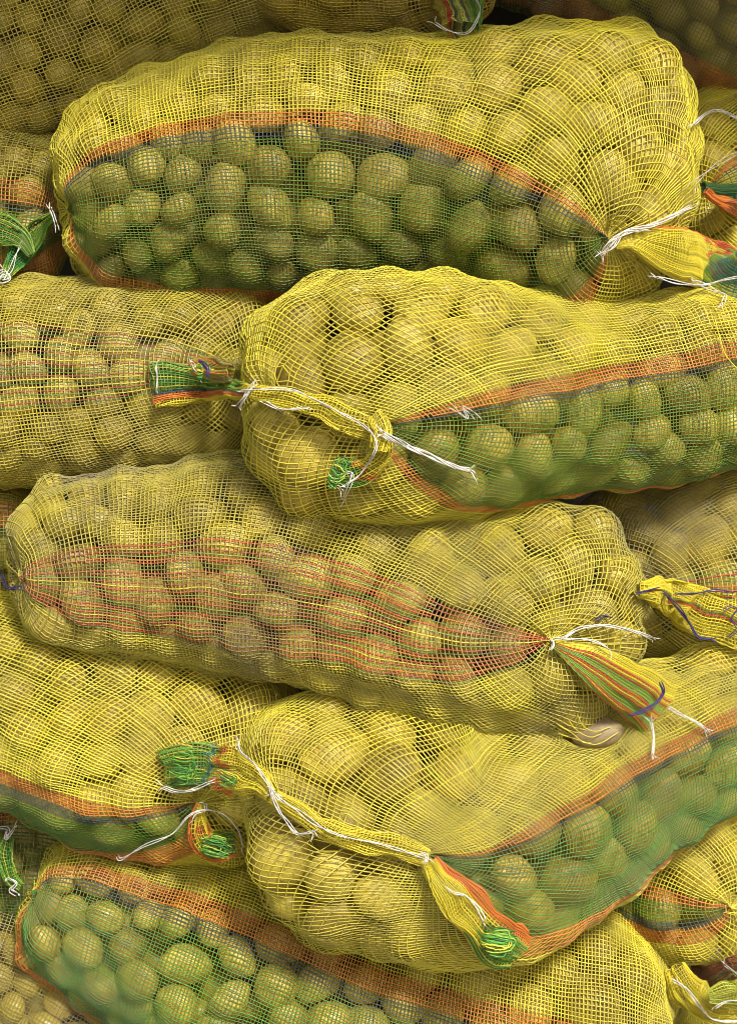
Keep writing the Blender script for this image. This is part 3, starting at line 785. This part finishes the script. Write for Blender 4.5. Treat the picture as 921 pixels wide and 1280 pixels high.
# bottom sack: loop at the left tip
T_(G_, [(27, 1108, 5), (14, 1096, 9), (7, 1072, 10), (10, 1048, 8)], bands_u([(0, BG)]), seed=12, n=30, lift=4)
string(G_, [(10, 1098), (20, 1104), (14, 1112), (22, 1118)], n=3, spread=2, r=1.2, seed=33, lift=5)
string(G_, [(-4, 1034), (10, 1036), (8, 1048), (18, 1036)], n=3, spread=2, r=1.2, seed=34, lift=6)

# top edge sack
T_(I_, [(556, -30, 22), (566, -6, 26), (574, 18, 27), (578, 44, 22)],
   bands_u([(0, (.45, .36, .05))], [(.5, .7, RED), (-.35, .5, [(.50, .52, .08), BLU, (.5, .5, .08), (.4, .42, .1)]), (-1.1, -.35, (.16, .36, .05))]), seed=13, n=54, lift=3, ratio=.4, label='tail end striped red, blue and green')
string(I_, [(543, 28), (560, 38), (585, 40), (600, 14), (592, -6)], n=2, spread=1.2, r=.8, seed=35, lift=4)
# upper left edge sack
string(K_, [(-5, 350), (6, 342), (2, 352), (12, 348), (4, 338)], n=3, spread=2.4, r=1.0, seed=36, lift=9)
T_(K_, [(-12, 286, 20), (8, 288, 18), (28, 300, 9), (40, 318, 5)], bands_u([(0, BG)]), seed=14, n=36, lift=2, ratio=.3)
# upper right edge sack
T_(L_, [(876, 236, 6), (900, 240, 9), (935, 238, 12)], bands_u([(0, (.03, .12, .03))]), seed=15, n=34, lift=4, ratio=.5)
T_(L_, [(880, 238, 4), (896, 252, 8), (925, 262, 12)], bands_u([(0, ORG), (.6, (.4, .12, .03))]), seed=16, n=30, lift=3, ratio=.4)
string(L_, [(866, 156), (880, 144), (895, 138), (912, 144), (930, 152)], n=3, spread=1.4, r=1.0, seed=37, lift=5)
string(L_, [(868, 228), (885, 214), (905, 200), (930, 186)], n=2, spread=2.4, r=.7, seed=38, lift=5)
# right edge sack
T_(M_, [(796, 738, 9), (815, 740, 17), (845, 750, 27), (880, 766, 33), (915, 778, 30), (940, 784, 24)],
   bands_u([(0, BY)], [(-.25, .35, [BY, RED, (.3, .42, .05), BY])]), seed=17, n=60, lift=4, ratio=.34, crumple=3.2, label='loose yellow neck with red threads')
string(M_, [(793, 742), (808, 739), (824, 735)], n=2, spread=1.1, r=1.3, mat=m_navy, fray=False, seed=39, lift=4)
string(M_, [(833, 745), (848, 760), (860, 778), (872, 796), (890, 799)], n=3, spread=1.5, r=1.4, mat=m_navy, seed=40, lift=4)
string(M_, [(846, 743), (866, 742), (890, 738), (912, 740)], n=2, spread=1.2, r=1.2, mat=m_navy, seed=41, lift=4)
string(M_, [(903, 764), (912, 758), (921, 762), (914, 774), (921, 786), (908, 798)], n=2, spread=1.4, r=1.0, mat=m_navy, fray=False, seed=42, lift=4)
# lower right edge sack and corner sack
string(N_, [(908, 1140), (916, 1142), (930, 1140)], n=2, spread=1.2, r=1.0, mat=m_yel, seed=43, lift=3)
T_(O_, [(866, 1214, 12), (890, 1214, 17), (935, 1204, 18)], bands_u([(0, (.30, .10, .05))], [(-.4, .4, [(.35, .07, .03), (.05, .18, .04), BRN])]), seed=18, n=44, lift=30, ratio=.45)
T_(O_, [(842, 1208, 14), (856, 1232, 22), (884, 1256, 20), (930, 1272, 18)], bands_u([(0, BY)]), seed=19, n=56, lift=45, ratio=.4, label='bright yellow twisted neck')
T_(O_, [(884, 1246, 8), (905, 1242, 13), (940, 1232, 15)], bands_u([(0, (.45, .48, .05))]), seed=20, n=36, lift=30, ratio=.4)
string(O_, [(846, 1229), (860, 1240), (874, 1258), (890, 1274), (925, 1277)], n=3, spread=1.5, r=1.1, seed=44, lift=6)
string(O_, [(905, 1206), (914, 1214), (925, 1222)], n=2, spread=1.2, r=1.0, seed=45, lift=6)
string(O_, [(893, 1260), (908, 1252), (930, 1250)], n=2, spread=1.4, r=1.0, seed=46, lift=6)

# torn threads over the bare potato
for q, pp in enumerate([[(700, 905), (715, 915), (728, 928), (740, 930)], [(712, 898), (722, 912), (738, 922), (752, 918)], [(722, 893), (730, 908), (745, 915), (764, 910)], [(698, 915), (720, 925), (745, 932), (772, 915)]]):
    string(F_, pp, n=1, r=.9, mat=m_yel, fray=False, seed=60 + q, lift=17, name='torn_thread')



# ------------------------------------------------------------------ potatoes
def potato_mesh(seed, sub=3, name='potato', mat=m_potato):
    import bmesh
    g = np.random.default_rng(seed)
    bm = bmesh.new(); bmesh.ops.create_icosphere(bm, subdivisions=sub, radius=1.0)
    V = np.array([v.co[:] for v in bm.verts])
    k = g.normal(size=(5, 3)) * 1.3; ph = g.uniform(0, 6, 5)
    f = 1 + sum((.032) * np.sin(V @ k[i] * 1.5 + ph[i]) for i in range(5)) + .03 * V[:, 0] * g.uniform(-1, 1)
    for _ in range(5):                                   # the eyes
        c = g.normal(size=3); c /= np.linalg.norm(c)
        f -= .045 * np.exp(-((V - c) ** 2).sum(1) / .012)
    f = f / f.max() * 1.02
    V = V * f[:, None]
    for v, p in zip(bm.verts, V): v.co = p
    me = bpy.data.meshes.new(name); bm.to_mesh(me); bm.free()
    me.polygons.foreach_set('use_smooth', np.ones(len(me.polygons), bool))
    me.materials.append(mat)
    return me
meshes = [potato_mesh(100 + i) for i in range(8)]
low = potato_mesh(5, sub=2, name='low')
lowV = np.array([v.co[:] for v in low.vertices]); lowT = np.array([p.vertices[:] for p in low.polygons])

def visible(p):
    top = p['c'] + p['n'] * p['r'] * .8
    best = 0
    for q in (p['c'], top, p['c'] + np.array([p['r']*.5, -p['r']*.5, 0]), p['c'] + np.array([-p['r']*.5, -p['r']*.5, 0]), p['c'] + np.array([0, -p['r']*.5, p['r']*.5]), p['c'] + np.array([0, -p['r']*.5, -p['r']*.5])):
        x, y = project(q)
        if 4 < x < 917 and 4 < y < 1276 and q[1] < zat(x, y) + p['r'] * 1.15: best += 1
    return best
for p in potato_list: p['vis'] = visible(p)
cand = sorted([p for p in potato_list if p['vis'] >= 1], key=lambda p: -(p['r'] * min(p['vis'], 4)))
shown, rest = cand[:296], cand[296:] + [p for p in potato_list if p['vis'] < 1]
for i, p in enumerate(shown):
    s = sacks[p['sack']]; B = s['B']
    x, y = project(p['c'])
    o = bpy.data.objects.new('potato', meshes[i % 8]); COL.objects.link(o)
    from mathutils import Matrix
    M = p['M'] * K
    w = to_world(p['c'])
    flip = 1 if np.linalg.det(p['M']) > 0 else -1
    o.matrix_world = Matrix([[M[0, 0] * flip, M[0, 1], M[0, 2], w[0]], [M[1, 0] * flip, M[1, 1], M[1, 2], w[1]], [M[2, 0] * flip, M[2, 1], M[2, 2], w[2]], [0, 0, 0, 1]])
    # where in the bag it lies
    j = np.argmin(((B.cen - p['c']) ** 2).sum(1)); hgt = (p['c'] - B.cen[j])[2] / B.R
    p['row'] = ('topmost', 'upper', 'middle', 'lower', 'lowest')[int(np.clip((.75 - hgt) / .3, 0, 4))]; p['x'] = float(x); p['o'] = o
    o['category'] = 'potato'; o['group'] = f"potatoes in the {s['where']}"
ORD = 'first second third fourth fifth sixth seventh eighth ninth tenth eleventh twelfth thirteenth fourteenth fifteenth sixteenth'.split()
for k_ in {(p['sack'], p['row']) for p in shown}:
    row = sorted([p for p in shown if (p['sack'], p['row']) == k_], key=lambda p: p['x'])
    for n_, p in enumerate(row):
        pos = 'only' if len(row) == 1 else ('leftmost' if n_ == 0 else ('rightmost' if n_ == len(row) - 1 else ORD[min(n_, 15)]))
        tail_ = '' if pos in ('only', 'leftmost', 'rightmost') else ' from the left'
        p['o']['label'] = f"{pos} potato{tail_} in the {k_[1]} row of the {sacks[k_[0]]['where']}"
print('potatoes', len(potato_list), 'cand', len(cand))
Vs, Ts = [], []; off = 0
allfill = [(p['c'], p['M']) for p in rest] + fill_list
for c, M in allfill:
    Vs.append(c + lowV @ M.T); Ts.append(lowT + off); off += len(lowV)
o = mesh_np('potatoes', np.concatenate(Vs), None, m_potato, tris=np.concatenate(Ts))
o['kind'] = 'stuff'; o['label'] = 'mass of further potatoes deeper inside the mesh sacks'; o['category'] = 'potatoes'
bpy.data.meshes.remove(low)

# ------------------------------------------------------------------ the ground, and dark panels added to hold back light
def sheet(name, pts, mat):
    me = bpy.data.meshes.new(name); me.from_pydata(pts, [], [tuple(range(len(pts)))]); me.materials.append(mat)
    o = bpy.data.objects.new(name, me); COL.objects.link(o); o['kind'] = 'structure'; return o
sheet('ground', [(-40, -40, 0), (40, -40, 0), (40, 40, 0), (-40, 40, 0)], m_ground)
yb = 430 * K
sheet('added_backing', [(-4, yb, 0), (4, yb, 0), (4, yb, 4), (-4, yb, 4)], m_panel)  # dark backing added so no sky light glows through the gaps

sheet('unseen_shade_slab', [(-4, -.55, ZC + 1.05), (4, -.55, ZC + 1.05), (4, yb, ZC + 1.05), (-4, yb, ZC + 1.05)], m_panel)  # unseen slab added above the frame to shade the upper sacks
# the one potato that has worked its way out through the torn net
o = bpy.data.objects.new('bare_potato', potato_mesh(77, 4, 'bare_potato', m_potato_bare)); COL.objects.link(o)
zb = float(zsack[int(918 / ZS + 30), int(742 / ZS + 30)])
o.location = to_world(P3(746, 915, zb + 9)); o.scale = (.037, .023, .024); o.rotation_euler = (0, R(-9), 0)
o['label'] = 'bare brown potato poking out through torn net below the long striped sack'; o['category'] = 'potato'
